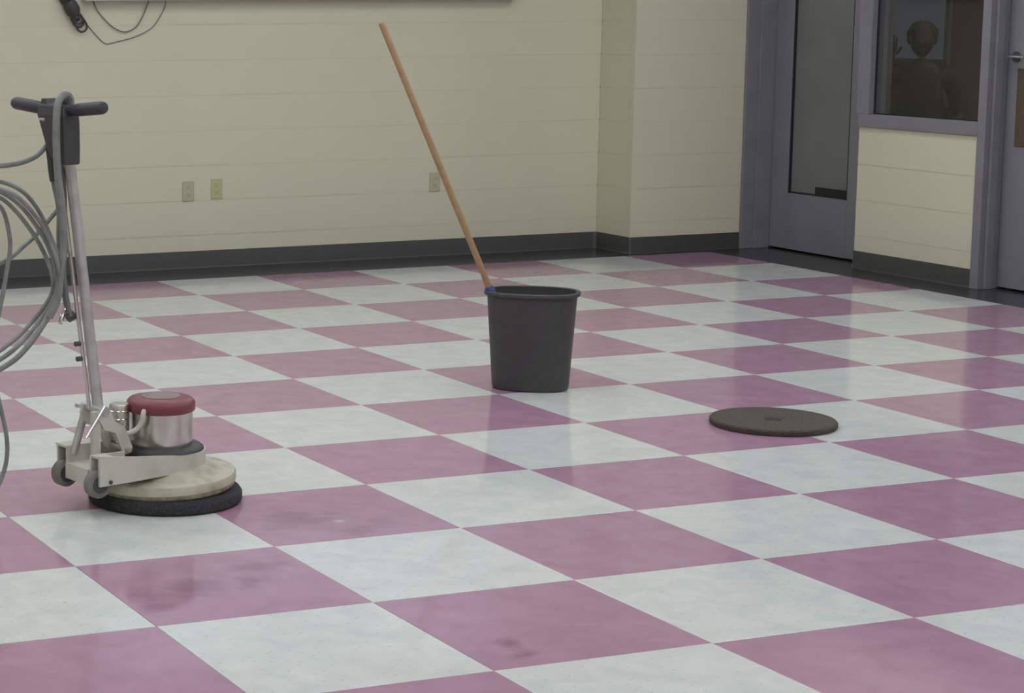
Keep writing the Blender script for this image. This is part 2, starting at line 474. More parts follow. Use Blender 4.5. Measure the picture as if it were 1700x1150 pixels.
baseboard('baseboard_front', [(X_LEFT + 0.03, Y_FRONT + E_), (X_RIGHT - 0.03, Y_FRONT + E_)], 'black cove base behind the viewer')

# ------------------------------------------------------------------ door 1 (glazed), recessed in the wall
DX = 6.565                              # face of the first door
d1 = tag(empty('door_1', (DX, Y_D1a, 0)), kind='structure', label='blue-grey door with a long opaque grey glass pane')
def child(name, bm, material, parent, **k):
    o = obj(name, bm, material, parent, **k)
    L = parent.location
    o.location = (-L.x, -L.y, -L.z)
    return o
ya, yb = Y_D1a + 0.022, Y_D1b - 0.006
ga, gb, gz0, gz1 = 5.435, 5.975, 0.357, 2.02
child('stile', box(B(), DX, DX + 0.044, gb, yb, 0.012, 2.13), M_DOOR, d1, bevel=0.002)
child('stile', box(B(), DX, DX + 0.044, ya, ga, 0.012, 2.13), M_DOOR, d1, bevel=0.002)
child('bottom_rail', box(B(), DX, DX + 0.044, ga, gb, 0.012, gz0), M_DOOR, d1)
child('top_rail', box(B(), DX, DX + 0.044, ga, gb, gz1, 2.13), M_DOOR, d1)
child('glass_pane', box(B(), DX + 0.016, DX + 0.024, ga, gb, gz0, gz1), M_GREY_PANE, d1)
gb_ = B()
for (y0, y1, z0, z1) in ((gb - 0.012, gb, gz0, gz1), (ga, ga + 0.012, gz0, gz1), (ga, gb, gz0, gz0 + 0.010), (ga, gb, gz1 - 0.01, gz1)):
    box(gb_, DX + 0.004, DX + 0.016, y0, y1, z0, z1)
child('glazing_bead', gb_, M_DARKGAP, d1)
child('dark_bar_in_pane', box(B(), DX + 0.0155, DX + 0.0165, 5.46, 5.74, gz0 + 0.004, gz0 + 0.055), M_DARKGAP, d1)  # thin dark sheet added for a bar glimpsed through the glass

# frames of painted steel
def steel_frame(name, pieces, label):
    t = tag(empty(name, (X_RIGHT, pieces[0][3], 0)), kind='structure', label=label)
    for nm, x0, x1, y0, y1, z0, z1 in pieces:
        child(nm, box(B(), x0, x1, y0, y1, z0, z1), M_FRAME, t, bevel=0.003)
    return t
XF = X_RIGHT - 0.014                    # frame faces stand a little proud of the wall
steel_frame('trim_1', [('jamb', XF, DX + 0.06, Y_D1b, Y_D1b + 0.022, 0, Z_HEAD),
                       ('door_stop', XF + 0.085, DX - 0.001, Y_D1b - 0.016, Y_D1b, 0, Z_HEAD),
                       ('jamb', XF + 0.02, DX + 0.002, Y_D1a - 0.0, Y_D1a + 0.02, 0, Z_HEAD),
                       ('head', XF, DX + 0.06, Y_D1a + 0.02, Y_D1b, 2.135, Z_HEAD + 0.05)], 'blue-grey steel frame of the glazed door')
# window frame
WY0, WY1, WZ0 = 4.186, 5.046, 0.889
steel_frame('trim_2', [('sill_rail', XF, XF + 0.12, Y_D2b + 0.058, Y_D1a, Z_SILL, WZ0),
                       ('mullion', XF, XF + 0.12, WY1, Y_D1a + 0.02, WZ0, Z_HEAD),
                       ('head', XF, XF + 0.12, WY0, WY1, Z_HEAD - 0.06, Z_HEAD + 0.05)], 'blue-grey steel frame around the dark window')
# second door frame: face, return with stop
steel_frame('trim_3', [('face', XF, XF + 0.05, Y_D2b, Y_D2b + 0.058, 0, Z_HEAD),
                       ('jamb', XF + 0.05, X_RIGHT + 0.18, Y_D2b, Y_D2b + 0.05, 0, Z_HEAD),
                       ('door_stop', XF + 0.035, XF + 0.085, Y_D2b - 0.018, Y_D2b, 0, Z_HEAD),
                       ('head', XF, X_RIGHT + 0.18, Y_D2a - 0.06, Y_D2b, Z_HEAD, Z_HEAD + 0.05),
                       ('jamb', XF, X_RIGHT + 0.18, Y_D2a - 0.06, Y_D2a, 0, Z_HEAD)], 'blue-grey steel frame of the door at the right edge')
wn = tag(empty('window_1', (X_RIGHT, WY0, WZ0)), kind='structure', label='dark interior window over the low cream wall panel')
child('glass_pane', box(B(), X_RIGHT + 0.030, X_RIGHT + 0.036, WY0, WY1, WZ0, Z_HEAD - 0.06), M_GLASS, wn)
gk = B()
for (y0, y1, z0, z1) in ((WY0, WY0 + 0.008, WZ0, Z_HEAD - 0.06), (WY1 - 0.008, WY1, WZ0, Z_HEAD - 0.06), (WY0, WY1, WZ0, WZ0 + 0.008)):
    box(gk, X_RIGHT + 0.022, X_RIGHT + 0.030, y0, y1, z0, z1)
child('gasket', gk, M_DARKGAP, wn)

# second door
D2X = X_RIGHT + 0.112
d2 = tag(empty('door_2', (D2X, Y_D2a, 0)), kind='structure', label='blue-grey door cut by the right edge with a brown plate under its lock')
child('leaf', box(B(), D2X, D2X + 0.044, Y_D2a + 0.004, Y_D2b - 0.004, 0.012, 2.13), M_DOOR, d2, bevel=0.002)
child('brown_panel', box(B(), D2X - 0.004, D2X, 3.76, 4.062, 0.765, 1.175), M_BROWN, d2, bevel=0.002)  # flat brown panel on the leaf below the lock
kb = B(); tube(kb, [(D2X - 0.001, 4.075, 1.235), (D2X - 0.010, 4.075, 1.235)], 0.027, 20)
child('lock_rose', kb, M_HUB, d2, smooth=True)
kb = B(); tube(kb, [(D2X - 0.010, 4.075, 1.237), (D2X - 0.05, 4.075, 1.237)], 0.010, 12); tube(kb, [(D2X - 0.046, 4.085, 1.238), (D2X - 0.046, 3.975, 1.236)], 0.009, 12)
child('lever_handle', kb, M_CHROME, d2, smooth=True)

# ------------------------------------------------------------------ dark office behind the window
tag(obj('wall_office_far', box(B(), 9.45, 9.55, 2.0, 10.2, 0, 2.9), M_DARKROOM), kind='structure', label='dark far wall of the office behind the window')
tag(obj('wall_office_side', box(B(), 6.75, 9.45, 10.1, 10.2, 0, 2.9), M_DARKROOM), kind='structure', label='dark side wall of the office behind the window')
tag(obj('wall_office_near', box(B(), 6.75, 9.45, 2.0, 2.1, 0, 2.9), M_DARKROOM), kind='structure', label='dark near wall of the office behind the window')
tag(obj('wall_office_back', box(B(), 6.62, 6.75, 5.40, 10.2, 0, 2.9), M_PARTITION), kind='structure', label='dark partition behind the glazed door')
tag(obj('wall_office_divider', box(B(), 6.57, 6.75, 2.0, 4.12, 0, 2.9), M_DARKROOM), kind='structure', label='dark partition behind the second door')
tag(obj('floor_office', box(B(), 6.74, 9.5, 2.0, 10.2, -0.1, 0), M_DARKROOM), kind='structure', label='dark floor of the office behind the window')
tag(obj('ceiling_office', box(B(), 6.56, 9.5, 2.0, 10.2, 2.9, 3.0), M_DARKROOM), kind='structure', label='dark ceiling of the office behind the window')
ow = tag(empty('window_2', (9.44, 8.2, 1.1)), kind='structure', label='dim bluish lit window at the back of the dark office')
child('pane', box(B(), 9.43, 9.445, 7.90, 8.50, 1.08, 2.1), M_BLUEWIN, ow)
fr_ = B()
for (y0, y1, z0, z1) in ((7.86, 7.90, 1.04, 2.14), (8.50, 8.54, 1.04, 2.14), (7.90, 8.50, 1.04, 1.08), (7.90, 8.50, 2.1, 2.14)):
    box(fr_, 9.42, 9.449, y0, y1, z0, z1)
child('window_frame', fr_, M_DARKROOM, ow)

# ------------------------------------------------------------------ ceiling lights
LIGHT_N = 0
def ceiling_light(x, y, label, z=Z_CEIL, m=M_LAMP, group='ceiling light panels'):
    t = tag(empty('ceiling_light', (x, y, z)), label, 'ceiling light', group)
    a, b_ = 0.30, 0.61
    obj('diffuser', box(B(), -a + 0.02, a - 0.02, -b_ + 0.02, b_ - 0.02, -0.030, -0.012), m, t)
    f = B()
    for r in ((-a, a, -b_, -b_ + 0.02), (-a, a, b_ - 0.02, b_), (-a, -a + 0.02, -b_ + 0.02, b_ - 0.02), (a - 0.02, a, -b_ + 0.02, b_ - 0.02)):
        box(f, r[0], r[1], r[2], r[3], -0.036, -0.0005)
    obj('frame', f, M_CEIL, t)
for x in (-2.2, -0.3, 1.6, 3.5, 5.4):
    for y in (-4.5, -2.1, 0.3, 2.5, 4.5):
        ceiling_light(x, y, 'white rectangular light panel in the ceiling')
ceiling_light(8.2, 5.2, 'added unseen fill light panel brightening the dark office', 2.9, M_OFFICE_FILL, None)  # unseen panel, added to brighten the office behind the window

# ------------------------------------------------------------------ whiteboard on the back wall
wb = tag(empty('whiteboard', (2.15, Y_BACK, 1.54)), 'wide whiteboard with a silver marker tray cut by the top edge', 'whiteboard')
WX0, WX1 = 2.16, 4.935
child('board_panel', box(B(), WX0 + 0.02, WX1 - 0.02, Y_BACK - 0.024, Y_BACK - 0.001, 1.59, 2.76), M_BOARD, wb)
f = B()
for r in ((WX0, WX1, 1.565, 1.59), (WX0, WX1, 2.76, 2.785), (WX0, WX0 + 0.02, 1.59, 2.76), (WX1 - 0.02, WX1, 1.59, 2.76)):
    box(f, r[0], r[1], Y_BACK - 0.030, Y_BACK - 0.001, r[2], r[3])
child('board_frame', f, M_ALU, wb)
tr = B()
prism(tr, [(Y_BACK - 0.001, 1.548), (Y_BACK - 0.075, 1.548), (Y_BACK - 0.080, 1.553), (Y_BACK - 0.080, 1.572), (Y_BACK - 0.076, 1.572), (Y_BACK - 0.074, 1.557), (Y_BACK - 0.032, 1.564), (Y_BACK - 0.001, 1.566)], 'x', WX0 - 0.005, WX1 + 0.005)
child('marker_tray', tr, M_ALU, wb)

# cords hanging from the board
def wire(name, pts, r, material, label, cat):
    b = B(); tube(b, pts, r, 6, sub=6)
    return tag(obj(name, b, material, smooth=True), label, cat)
M_WIRE = mat('grey_wire', (0.16, 0.155, 0.13), 0.5)
yw = Y_BACK - 0.012
wire('hanging_wire', [(2.226, yw, 1.547), (2.255, yw, 1.488), (2.328, yw, 1.413), (2.382, yw, 1.382), (2.426, yw, 1.375), (2.485, yw, 1.402), (2.529, yw, 1.469), (2.562, yw, 1.547)], 0.0034, M_WIRE,
     'thin grey wire sagging in a short loop below the whiteboard tray', 'wire')
yw2 = Y_BACK - 0.006
wire('hanging_wire', [(2.15, yw2, 1.48), (2.183, yw2, 1.421), (2.201, yw2, 1.404), (2.255, yw2, 1.346), (2.302, yw2, 1.309), (2.364, yw2, 1.318), (2.474, yw2, 1.344), (2.566, yw2, 1.384), (2.610, yw2, 1.424), (2.658, yw2, 1.502), (2.669, yw2, 1.547)], 0.0026, M_WIRE,
     'faint thin wire sagging lowest under the whiteboard tray', 'wire')
cb = tag(empty('cord_bundle', (2.09, Y_BACK - 0.03, 1.39)), 'bundled black cord with an end loop hanging left of the whiteboard tray', 'cord')
a0, a1 = Vector((2.035, Y_BACK - 0.035, 1.60)), Vector((2.150, Y_BACK - 0.035, 1.405))
ax_ = (a1 - a0).normalized(); sd = Vector((ax_.z, 0, -ax_.x))
b = B()
for k, (wd, dy, e0, e1) in enumerate(((0.030, 0.0, 0.00, 0.0), (0.022, -0.012, 0.02, -0.045), (0.030, 0.012, 0.03, -0.03), (0.012, -0.018, 0.0, -0.07), (0.018, 0.014, 0.05, -0.06))):
    q0, q1 = a0 + ax_ * e0, a1 + ax_ * e1
    Y = Vector((0, dy, 0))
    pts = [q0 + sd * wd + Y, q0 + (q1 - q0) * 0.5 + sd * wd * 0.75 + Y, q1 + sd * wd + Y, q1 + ax_ * wd * 0.9 + Y, q1 - sd * wd + Y, q0 + (q1 - q0) * 0.5 - sd * wd * 0.75 + Y, q0 - sd * wd + Y, q0 - ax_ * wd * 0.9 + Y]
    tube(b, pts, 0.0062, 8, closed=True, sub=6)
child('cord_loops', b, M_BLACK, cb, smooth=True)
b = B()
mid = a0 + ax_ * 0.105
tube(b, [mid - ax_ * 0.045, mid - ax_ * 0.02, mid + ax_ * 0.02, mid + ax_ * 0.045], [0.034, 0.042, 0.042, 0.030], 16)
child('cord_wrap', b, M_BLACK, cb, smooth=True)

# ------------------------------------------------------------------ outlets
def outlet(name, x, z, plate_m, label):
    t = tag(empty(name, (x, Y_BACK, z - 0.0575)), label, 'wall outlet', 'wall outlets')
    p = obj('cover_plate', box(B(), -0.036, 0.036, -0.006, -0.0004, 0, 0.115), plate_m, t, bevel=0.002)
    for dz in (0.036, 0.079):
        b = B()
        prism(b, [(0.0165 * math.copysign(abs(math.cos(a)) ** 0.6, math.cos(a)), dz + 0.0142 * math.copysign(abs(math.sin(a)) ** 0.8, math.sin(a))) for a in [2 * math.pi * i / 20 for i in range(20)]], 'y', -0.0082, -0.0055)
        s = obj('socket', b, plate_m, t)
        b = B()
        box(b, -0.0075, -0.0055, -0.0086, -0.0080, dz - 0.002, dz + 0.007)
        box(b, 0.0055, 0.0075, -0.0086, -0.0080, dz - 0.002, dz + 0.007)
        tube(b, [(0, -0.0080, dz - 0.007), (0, -0.0086, dz - 0.007)], 0.0025, 8)
        obj('slots', b, M_SLOT, s)
    b = B(); tube(b, [(0, -0.0055, 0.0575), (0, -0.0075, 0.0575)], 0.003, 10)
    obj('screw', b, M_ALU, t)
outlet('wall_outlet', 2.811, 0.452, M_PLATE_A, 'leftmost wall outlet, dull beige, on the cream block wall')
outlet('wall_outlet', 2.990, 0.461, M_PLATE_B, 'yellowed wall outlet, second from the left on the block wall')
outlet('wall_outlet', 4.427, 0.452, M_PLATE_A, 'pale wall outlet partly behind the wooden mop handle')

# ------------------------------------------------------------------ wastebasket
BX, BY = 2.630, 2.518
bk = tag(empty('wastebasket', (BX, BY, 0), math.radians(-37)), 'black oblong plastic wastebasket with a mop handle standing in it', 'wastebasket')
def oval(a, b_, e=2.5, n=64):
    out = []
    for i in range(n):
        t = 2 * math.pi * i / n
        c, s = math.cos(t), math.sin(t)
        out.append((a * math.copysign(abs(c) ** (2 / e), c), b_ * math.copysign(abs(s) ** (2 / e), s)))
    return out
def loft(bm, sections, cap_first=True, cap_last=True, close=False):
    rings = [[bm.verts.new((x, y, z)) for x, y in pl] for pl, z in sections]
    n = len(rings[0])
    for a, b_ in zip(rings, rings[1:]):
        for i in range(n):
            bm.faces.new((a[i], a[(i + 1) % n], b_[(i + 1) % n], b_[i]))
    if cap_first: bm.faces.new(rings[0][::-1])
    if cap_last: bm.faces.new(rings[-1])
    return bm
A0, B0, A1, B1, HB = 0.152, 0.115, 0.181, 0.138, 0.394
b = B()
loft(b, [(oval(A0 - 0.012, B0 - 0.012), 0.0005), (oval(A0 - 0.003, B0 - 0.003), 0.004), (oval(A0, B0), 0.014), (oval(A1 - 0.004, B1 - 0.004), HB - 0.02), (oval(A1 - 0.003, B1 - 0.003), HB),
         (oval(A1 - 0.007, B1 - 0.007), HB), (oval(A1 - 0.008, B1 - 0.008), HB - 0.02), (oval(A0 - 0.004, B0 - 0.004), 0.016)])
obj('bin_body', b, M_BLACK, bk, smooth=True)
b = B()
loft(b, [(oval(A1 - 0.003, B1 - 0.003), HB - 0.012), (oval(A1 + 0.008, B1 + 0.008), HB - 0.012), (oval(A1 + 0.009, B1 + 0.009), HB - 0.004), (oval(A1 + 0.007, B1 + 0.007), HB + 0.002), (oval(A1 - 0.001, B1 - 0.001), HB + 0.004), (oval(A1 - 0.008, B1 - 0.008), HB + 0.001), (oval(A1 - 0.008, B1 - 0.008), HB - 0.008)], False, False)
obj('rolled_rim', b, M_BLACK, bk, smooth=True)

# mop handle leaning out of the basket
mp_ = tag(empty('mop_handle', (2.60, 2.52, 0.03)), 'long wooden mop handle with a blue collar leaning in the black wastebasket', 'mop handle')
top = Vector((2.042, 2.722, 1.466)); low = Vector((2.469, 2.571, 0.398))
dr = (top - low).normalized()
b = B()
tube(b, [top + dr * 0.004 * 0, top - dr * 0.004, low - dr * 0.34], [0.0105, 0.0128, 0.0128], 16)
child('wooden_shaft', b, M_WOOD, mp_, smooth=True)
b = B()
tube(b, [low + dr * 0.018, low + dr * 0.013, low - dr * 0.02, low - dr * 0.06], [0.0150, 0.0180, 0.0190, 0.016], 16)
child('blue_collar', b, M_BLUE, mp_, smooth=True)
b = B()
tube(b, [low - dr * 0.28, low - dr * 0.30, low - dr * 0.355], [0.02, 0.03, 0.03], 12)
child('end_clamp', b, M_BLUE, mp_, smooth=True)

# ------------------------------------------------------------------ loose floor pad
b = B()
R_, r_ = 0.226, 0.030
lathe(b, [(r_, 0.001), (R_ - 0.004, 0.0008), (R_, 0.006), (R_, 0.018), (R_ - 0.005, 0.0235), (r_ + 0.02, 0.0235), (r_ + 0.006, 0.020), (r_, 0.018), (r_, 0.001)], 72, caps=False)
bmesh.ops.remove_doubles(b, verts=b.verts, dist=1e-5)
pad = obj('floor_pad', b, M_PADBRN, smooth=True)
pad.location = (3.060, 1.547, 0)
tag(pad, 'round brown scrubbing pad lying flat on the checkered floor', 'floor pad')
b = B(); lathe(b, [(0.0285, 0.0006), (0.0285, 0.017), (0.0, 0.0172)], 32, caps=False)
obj('centre_plug', b, M_PADBLK, pad, smooth=True)

# ------------------------------------------------------------------ floor buffer
bf = tag(empty('floor_buffer', (0.535, 1.266, 0), math.radians(12)), 'worn cream floor buffer with red motor cap, upright handle and coiled grey cord', 'floor buffer')
# pad under the machine
b = B()
lathe(b, [(0.10, 0.001), (0.236, 0.001), (0.243, 0.008), (0.243, 0.030), (0.236, 0.040), (0.222, 0.044), (0.20, 0.052), (0.10, 0.054)], 72)
obj('scrub_pad', b, M_PADBLK, bf, smooth=True)
# deck, tilted slightly back on the truck
TILT = Matrix.Rotation(math.radians(-2.5), 4, 'Y')
def tilted(bm):
    bmesh.ops.transform(bm, matrix=TILT, verts=bm.verts)
    return bm
b = B()
lathe(b, [(0.12, 0.062), (0.2225, 0.062), (0.226, 0.065), (0.226, 0.088), (0.2235, 0.092), (0.216, 0.0935), (0.200, 0.096), (0.175, 0.1015), (0.15, 0.111), (0.135, 0.119), (0.10, 0.121)], 72)
obj('deck', tilted(b), M_DECK, bf, smooth=True)
b = B()
lathe(b, [(0.19, 0.046), (0.214, 0.046), (0.2215, 0.052), (0.2235, 0.064), (0.19, 0.066)], 72)
rim_ = obj('rim_edge', tilted(b), M_RUST, bf, smooth=True)
# truck: teardrop collar round the motor running back to the wheels
def truck_outline(off):
    pts = []
    rc = 0.132 + off
    for i in range(25):
        a = math.radians(-100 + 200 * i / 24)
        pts.append((-0.005 + rc * math.cos(a), rc * math.sin(a)))
    return pts
b = B()
outer, inner = truck_outline(0.0), truck_outline(-0.010)
outer = [(-0.322, -0.126), (-0.20, -0.130)] + outer + [(-0.20, 0.130), (-0.322, 0.126)]
inner = [(-0.322, -0.116), (-0.20, -0.119)] + inner + [(-0.20, 0.119), (-0.322, 0.116)]
def zt(x): return 0.166 + max(0.0, -0.06 - x) * 0.118
def zb(x): return 0.112 if x > 0.0 else max(0.098, 0.112 - (-x) * 0.03)
vo = [(b.verts.new((x, y, zb(x))), b.verts.new((x, y, zt(x)))) for x, y in outer]
vi = [(b.verts.new((x, y, zb(x))), b.verts.new((x, y, zt(x)))) for x, y in inner]
n = len(outer)
for i in range(n - 1):
    b.faces.new((vo[i][0], vo[i + 1][0], vo[i + 1][1], vo[i][1]))
    b.faces.new((vi[i + 1][0], vi[i][0], vi[i][1], vi[i + 1][1]))
    b.faces.new((vo[i][1], vo[i + 1][1], vi[i + 1][1], vi[i][1]))
    b.faces.new((vi[i][0], vi[i + 1][0], vo[i + 1][0], vo[i][0]))
for i in (0, n - 1):
    b.faces.new((vo[i][0], vo[i][1], vi[i][1], vi[i][0]))
truck = obj('truck_frame', b, M_TRUCK, bf, smooth=True)
b = B()
box(b, -0.322, -0.20, 0.062, 0.072, 0.098, 0.196)
obj('inner_plate', b, M_TRUCK, truck)
obj('inner_plate', box(B(), -0.322, -0.20, -0.076, -0.066, 0.105, 0.190), M_TRUCK, truck)
b = B(); prism(b, [(-0.330, 0.098), (-0.320, 0.098), (-0.320, 0.140), (-0.24, 0.140), (-0.24, 0.146), (-0.330, 0.146)], 'y', -0.066, 0.062)
obj('cross_bar', b, M_TRUCK, truck)
obj('wheel_cover', box(B(), -0.320, -0.268, -0.116, -0.067, 0.186, 0.1915), M_TRUCK, truck)
b = B(); box(b, -0.326, -0.19, 0.063, 0.126, 0.190, 0.197)
obj('wheel_cover', b, M_TRUCK, truck)
b = B(); box(b, -0.20, -0.12, -0.119, 0.119, 0.126, 0.134)
obj('deck_bridge', b, M_DECK, truck)
for s in (-1, 1):
    b = B(); tube(b, [(-0.285, s * 0.126, 0.114), (-0.285, s * 0.131, 0.114)], 0.0065, 12)
    obj('bolt', b, M_HUB, truck, smooth=True)
# wheels
for s, yy in ((1, 0.094), (-1, -0.096)):
    b = B()
    tube(b, [(-0.312, yy - 0.017, 0.106), (-0.312, yy - 0.013, 0.106), (-0.312, yy + 0.013, 0.106), (-0.312, yy + 0.017, 0.106)], [0.038, 0.0425, 0.0425, 0.038], 32)
    wl = obj('wheel', b, M_RUBBER, bf, smooth=True)
    b = B(); tube(b, [(-0.312, yy - 0.0185, 0.106), (-0.312, yy + 0.0185, 0.106)], 0.027, 24)
    obj('hub', b, M_HUB, wl, smooth=True)
# motor
MX = -0.016
b = B(); lathe(b, [(0.128, 0.158), (0.130, 0.163), (0.128, 0.172), (0.118, 0.180), (0.10, 0.183)], 56, c=(MX + 0.008, 0))
obj('motor_flange', b, M_BLACK, bf, smooth=True)
b = B(); lathe(b, [(0.094, 0.170), (0.0985, 0.186), (0.1005, 0.20), (0.1005, 0.298), (0.09, 0.302)], 56, c=(MX, 0))
motor = obj('motor_housing', b, M_STEEL, bf, smooth=True)
b = B(); lathe(b, [(0.09, 0.288), (0.104, 0.288), (0.1085, 0.293), (0.1085, 0.312), (0.106, 0.320), (0.098, 0.328), (0.080, 0.332), (0.06, 0.333)], 56, c=(MX, 0))
cap_ = obj('motor_cap', b, M_RED, bf, smooth=True)
b = B(); lathe(b, [(0.062, 0.3315), (0.062, 0.3345), (0.060, 0.3352), (0.03, 0.3355)], 40, c=(MX, 0))
obj('cap_label', b, M_CAPTOP, cap_, smooth=True)
b = B(); lathe(b, [(0.018, 0.216), (0.030, 0.218), (0.0315, 0.222), (0.0315, 0.312), (0.029, 0.318), (0.015, 0.319)], 32, c=(-0.152, 0.030))
capac = obj('capacitor', b, M_STEEL, bf, smooth=True)
b = B()
for z in (0.245, 0.27, 0.295):
    lathe(b, [(0.0312, z), (0.0328, z + 0.002), (0.0312, z + 0.004)], 32, c=(-0.152, 0.030), caps=False)
obj('clamp_ring', b, M_CHROME, capac, smooth=True)
b = B(); box(b, -0.178, -0.10, 0.0, 0.06, 0.205, 0.218)
obj('capacitor_bracket', b, M_POLE, bf)
b = B(); tube(b, [(-0.112, -0.050, 0.302), (-0.122, -0.060, 0.294), (-0.128, -0.062, 0.274), (-0.140, -0.058, 0.254), (-0.160, -0.050, 0.240), (-0.190, -0.030, 0.236), (-0.21, -0.01, 0.25)], 0.0085, 10, sub=5)
obj('motor_lead', b, M_TRUCK, bf, smooth=True)
# handle: pole, clamp and yoke
pl0, pl1 = Vector((-0.246, 0, 0.300)), Vector((-0.350, 0, 1.110))
b = B(); tube(b, [pl0, pl1], 0.0170, 20)
pole = obj('handle_pole', b, M_POLE, bf, smooth=True)
b = B(); tube(b, [pl0 + Vector((-0.027, 0.012, 0.02)), pl1 + Vector((-0.027, 0.012, -0.03))], 0.0065, 10)
obj('adjusting_rod', b, M_STEEL, pole, smooth=True)
for z, x in ((0.523, -0.317), (0.476, -0.311)):
    b = B(); tube(b, [(x + 0.012, 0.012, z), (x - 0.006, 0.012, z)], 0.008, 10)
    obj('bolt', b, M_HUB, pole, smooth=True)
b = B(); tube(b, [(-0.258, -0.06, 0.318), (-0.258, 0.068, 0.318)], 0.015, 16); tube(b, [(-0.26, 0.05, 0.318), (-0.275, 0.085, 0.318)], 0.008, 10)
yoke = obj('yoke', b, M_POLE, bf, smooth=True)
for yy in (-0.056, 0.040):
    b = B()
    prism(b, [(-0.276, 0.325), (-0.240, 0.322), (-0.222, 0.282), (-0.188, 0.262), (-0.158, 0.196), (-0.162, 0.180), (-0.182, 0.176), (-0.196, 0.188), (-0.220, 0.246), (-0.262, 0.262), (-0.284, 0.300)], 'y', yy, yy + 0.012)
    obj('yoke_arm', b, M_TRUCK, yoke)
b = B(); box(b, -0.298, -0.272, -0.052, -0.034, 0.142, 0.318)
obj('upright_bar', b, M_TRUCK, yoke)
b = B(); tube(b, [(-0.252, 0.060, 0.318), (-0.302, 0.060, 0.170)], 0.0125, 12)
obj('strut', b, M_POLE, yoke, smooth=True)
b = B(); tube(b, [(-0.262, -0.062, 0.335), (-0.330, -0.062, 0.244)], 0.0045, 10)
obj('lock_rod', b, M_CHROME, yoke, smooth=True)
b = B(); tube(b, [(-0.176, -0.066, 0.191), (-0.176, 0.058, 0.191)], 0.009, 12)
obj('pivot_pin', b, M_STEEL, yoke, smooth=True)
# control head
b = B()
def sect(z, x0, x1, y0, y1):
    return ([(x0, y0), (x1, y0), (x1, y1), (x0, y1)], z)
loft(b, [sect(1.078, -0.408, -0.352, -0.072, -0.012), sect(1.125, -0.412, -0.352, -0.074, 0.028), sect(1.205, -0.414, -0.354, -0.075, 0.068), sect(1.225, -0.414, -0.356, -0.074, 0.080), sect(1.256, -0.408, -0.362, -0.060, 0.074)])
head = obj('control_head', b, M_BLACK, bf, bevel=0.006)
b = B()
prism(b, [(-0.045, 1.25), (-0.010, 1.25), (-0.016, 1.275), (-0.034, 1.280)], 'x', -0.400, -0.368)
obj('lever_hinge', b, M_BLACK, head, bevel=0.003)
b = B()
prism(b, [(0.030, 1.245), (0.075, 1.245), (0.066, 1.272), (0.042, 1.272)], 'x', -0.405, -0.365)
obj('lever_hinge', b, M_BLACK, head, bevel=0.003)
b = B(); box(b, -0.4165, -0.4125, 0.030, 0.060, 1.206, 1.214)
obj('switch_gap', b, M_ALU, head)
for s in (-1, 1):
    b = B()
    y0, y1 = s * 0.050, s * 0.258
    z0, z1 = 1.238, 1.256 if s < 0 else 1.250
    P0, P1 = Vector((-0.384, y0, z0)), Vector((-0.386, y1, z1))
    D = (P1 - P0)
    tube(b, [P0, P0 + D * 0.28, P0 + D * 0.30, P0 + D * 0.93, P0 + D * 0.98, P1], [0.017, 0.017, 0.0195, 0.0195, 0.017, 0.010], 20)
    obj('grip', b, M_GRIP, bf, smooth=True)
b = B(); tube(b, [(-0.384, 0.058, 1.130), (-0.376, 0.058, 1.085), (-0.374, 0.058, 1.055), (-0.371, 0.058, 1.02)], [0.011, 0.0125, 0.0115, 0.009], 12)
obj('strain_relief', b, M_HUB, bf, smooth=True)
# cord
LOOPS = {
  'A1': [(-0.726,0.005,1.026), (-0.637,0.020,1.038), (-0.557,0.035,1.028), (-0.507,0.005,1.000), (-0.444,0.020,0.938), (-0.394,0.035,0.857), (-0.383,0.005,0.786), (-0.372,0.020,0.714), (-0.387,0.035,0.635), (-0.461,0.005,0.564), (-0.516,0.020,0.501), (-0.574,0.035,0.464), (-0.674,0.005,0.440)],
  'A2': [(-0.748,-0.035,0.986), (-0.660,-0.020,1.017), (-0.591,-0.005,1.005), (-0.543,-0.035,0.966), (-0.477,-0.020,0.900), (-0.426,-0.005,0.830), (-0.418,-0.035,0.760), (-0.413,-0.020,0.685), (-0.458,-0.005,0.609), (-0.547,-0.035,0.548), (-0.605,-0.020,0.506), (-0.679,-0.005,0.473)],
  'A3': [(-0.738,-0.015,0.966), (-0.649,0.000,1.004), (-0.579,0.015,0.985), (-0.544,-0.015,0.946), (-0.478,0.000,0.876), (-0.425,0.015,0.802), (-0.418,-0.015,0.739), (-0.416,0.000,0.679), (-0.476,0.015,0.601), (-0.569,-0.015,0.551), (-0.676,0.000,0.497)],
  'A4': [(-0.759,-0.055,1.014), (-0.671,-0.040,1.030), (-0.602,-0.025,1.014), (-0.558,-0.055,0.990), (-0.484,-0.040,0.923), (-0.434,-0.025,0.854), (-0.423,-0.055,0.780), (-0.415,-0.040,0.705), (-0.444,-0.025,0.625), (-0.530,-0.055,0.546), (-0.588,-0.040,0.495), (-0.690,-0.025,0.459)],
}
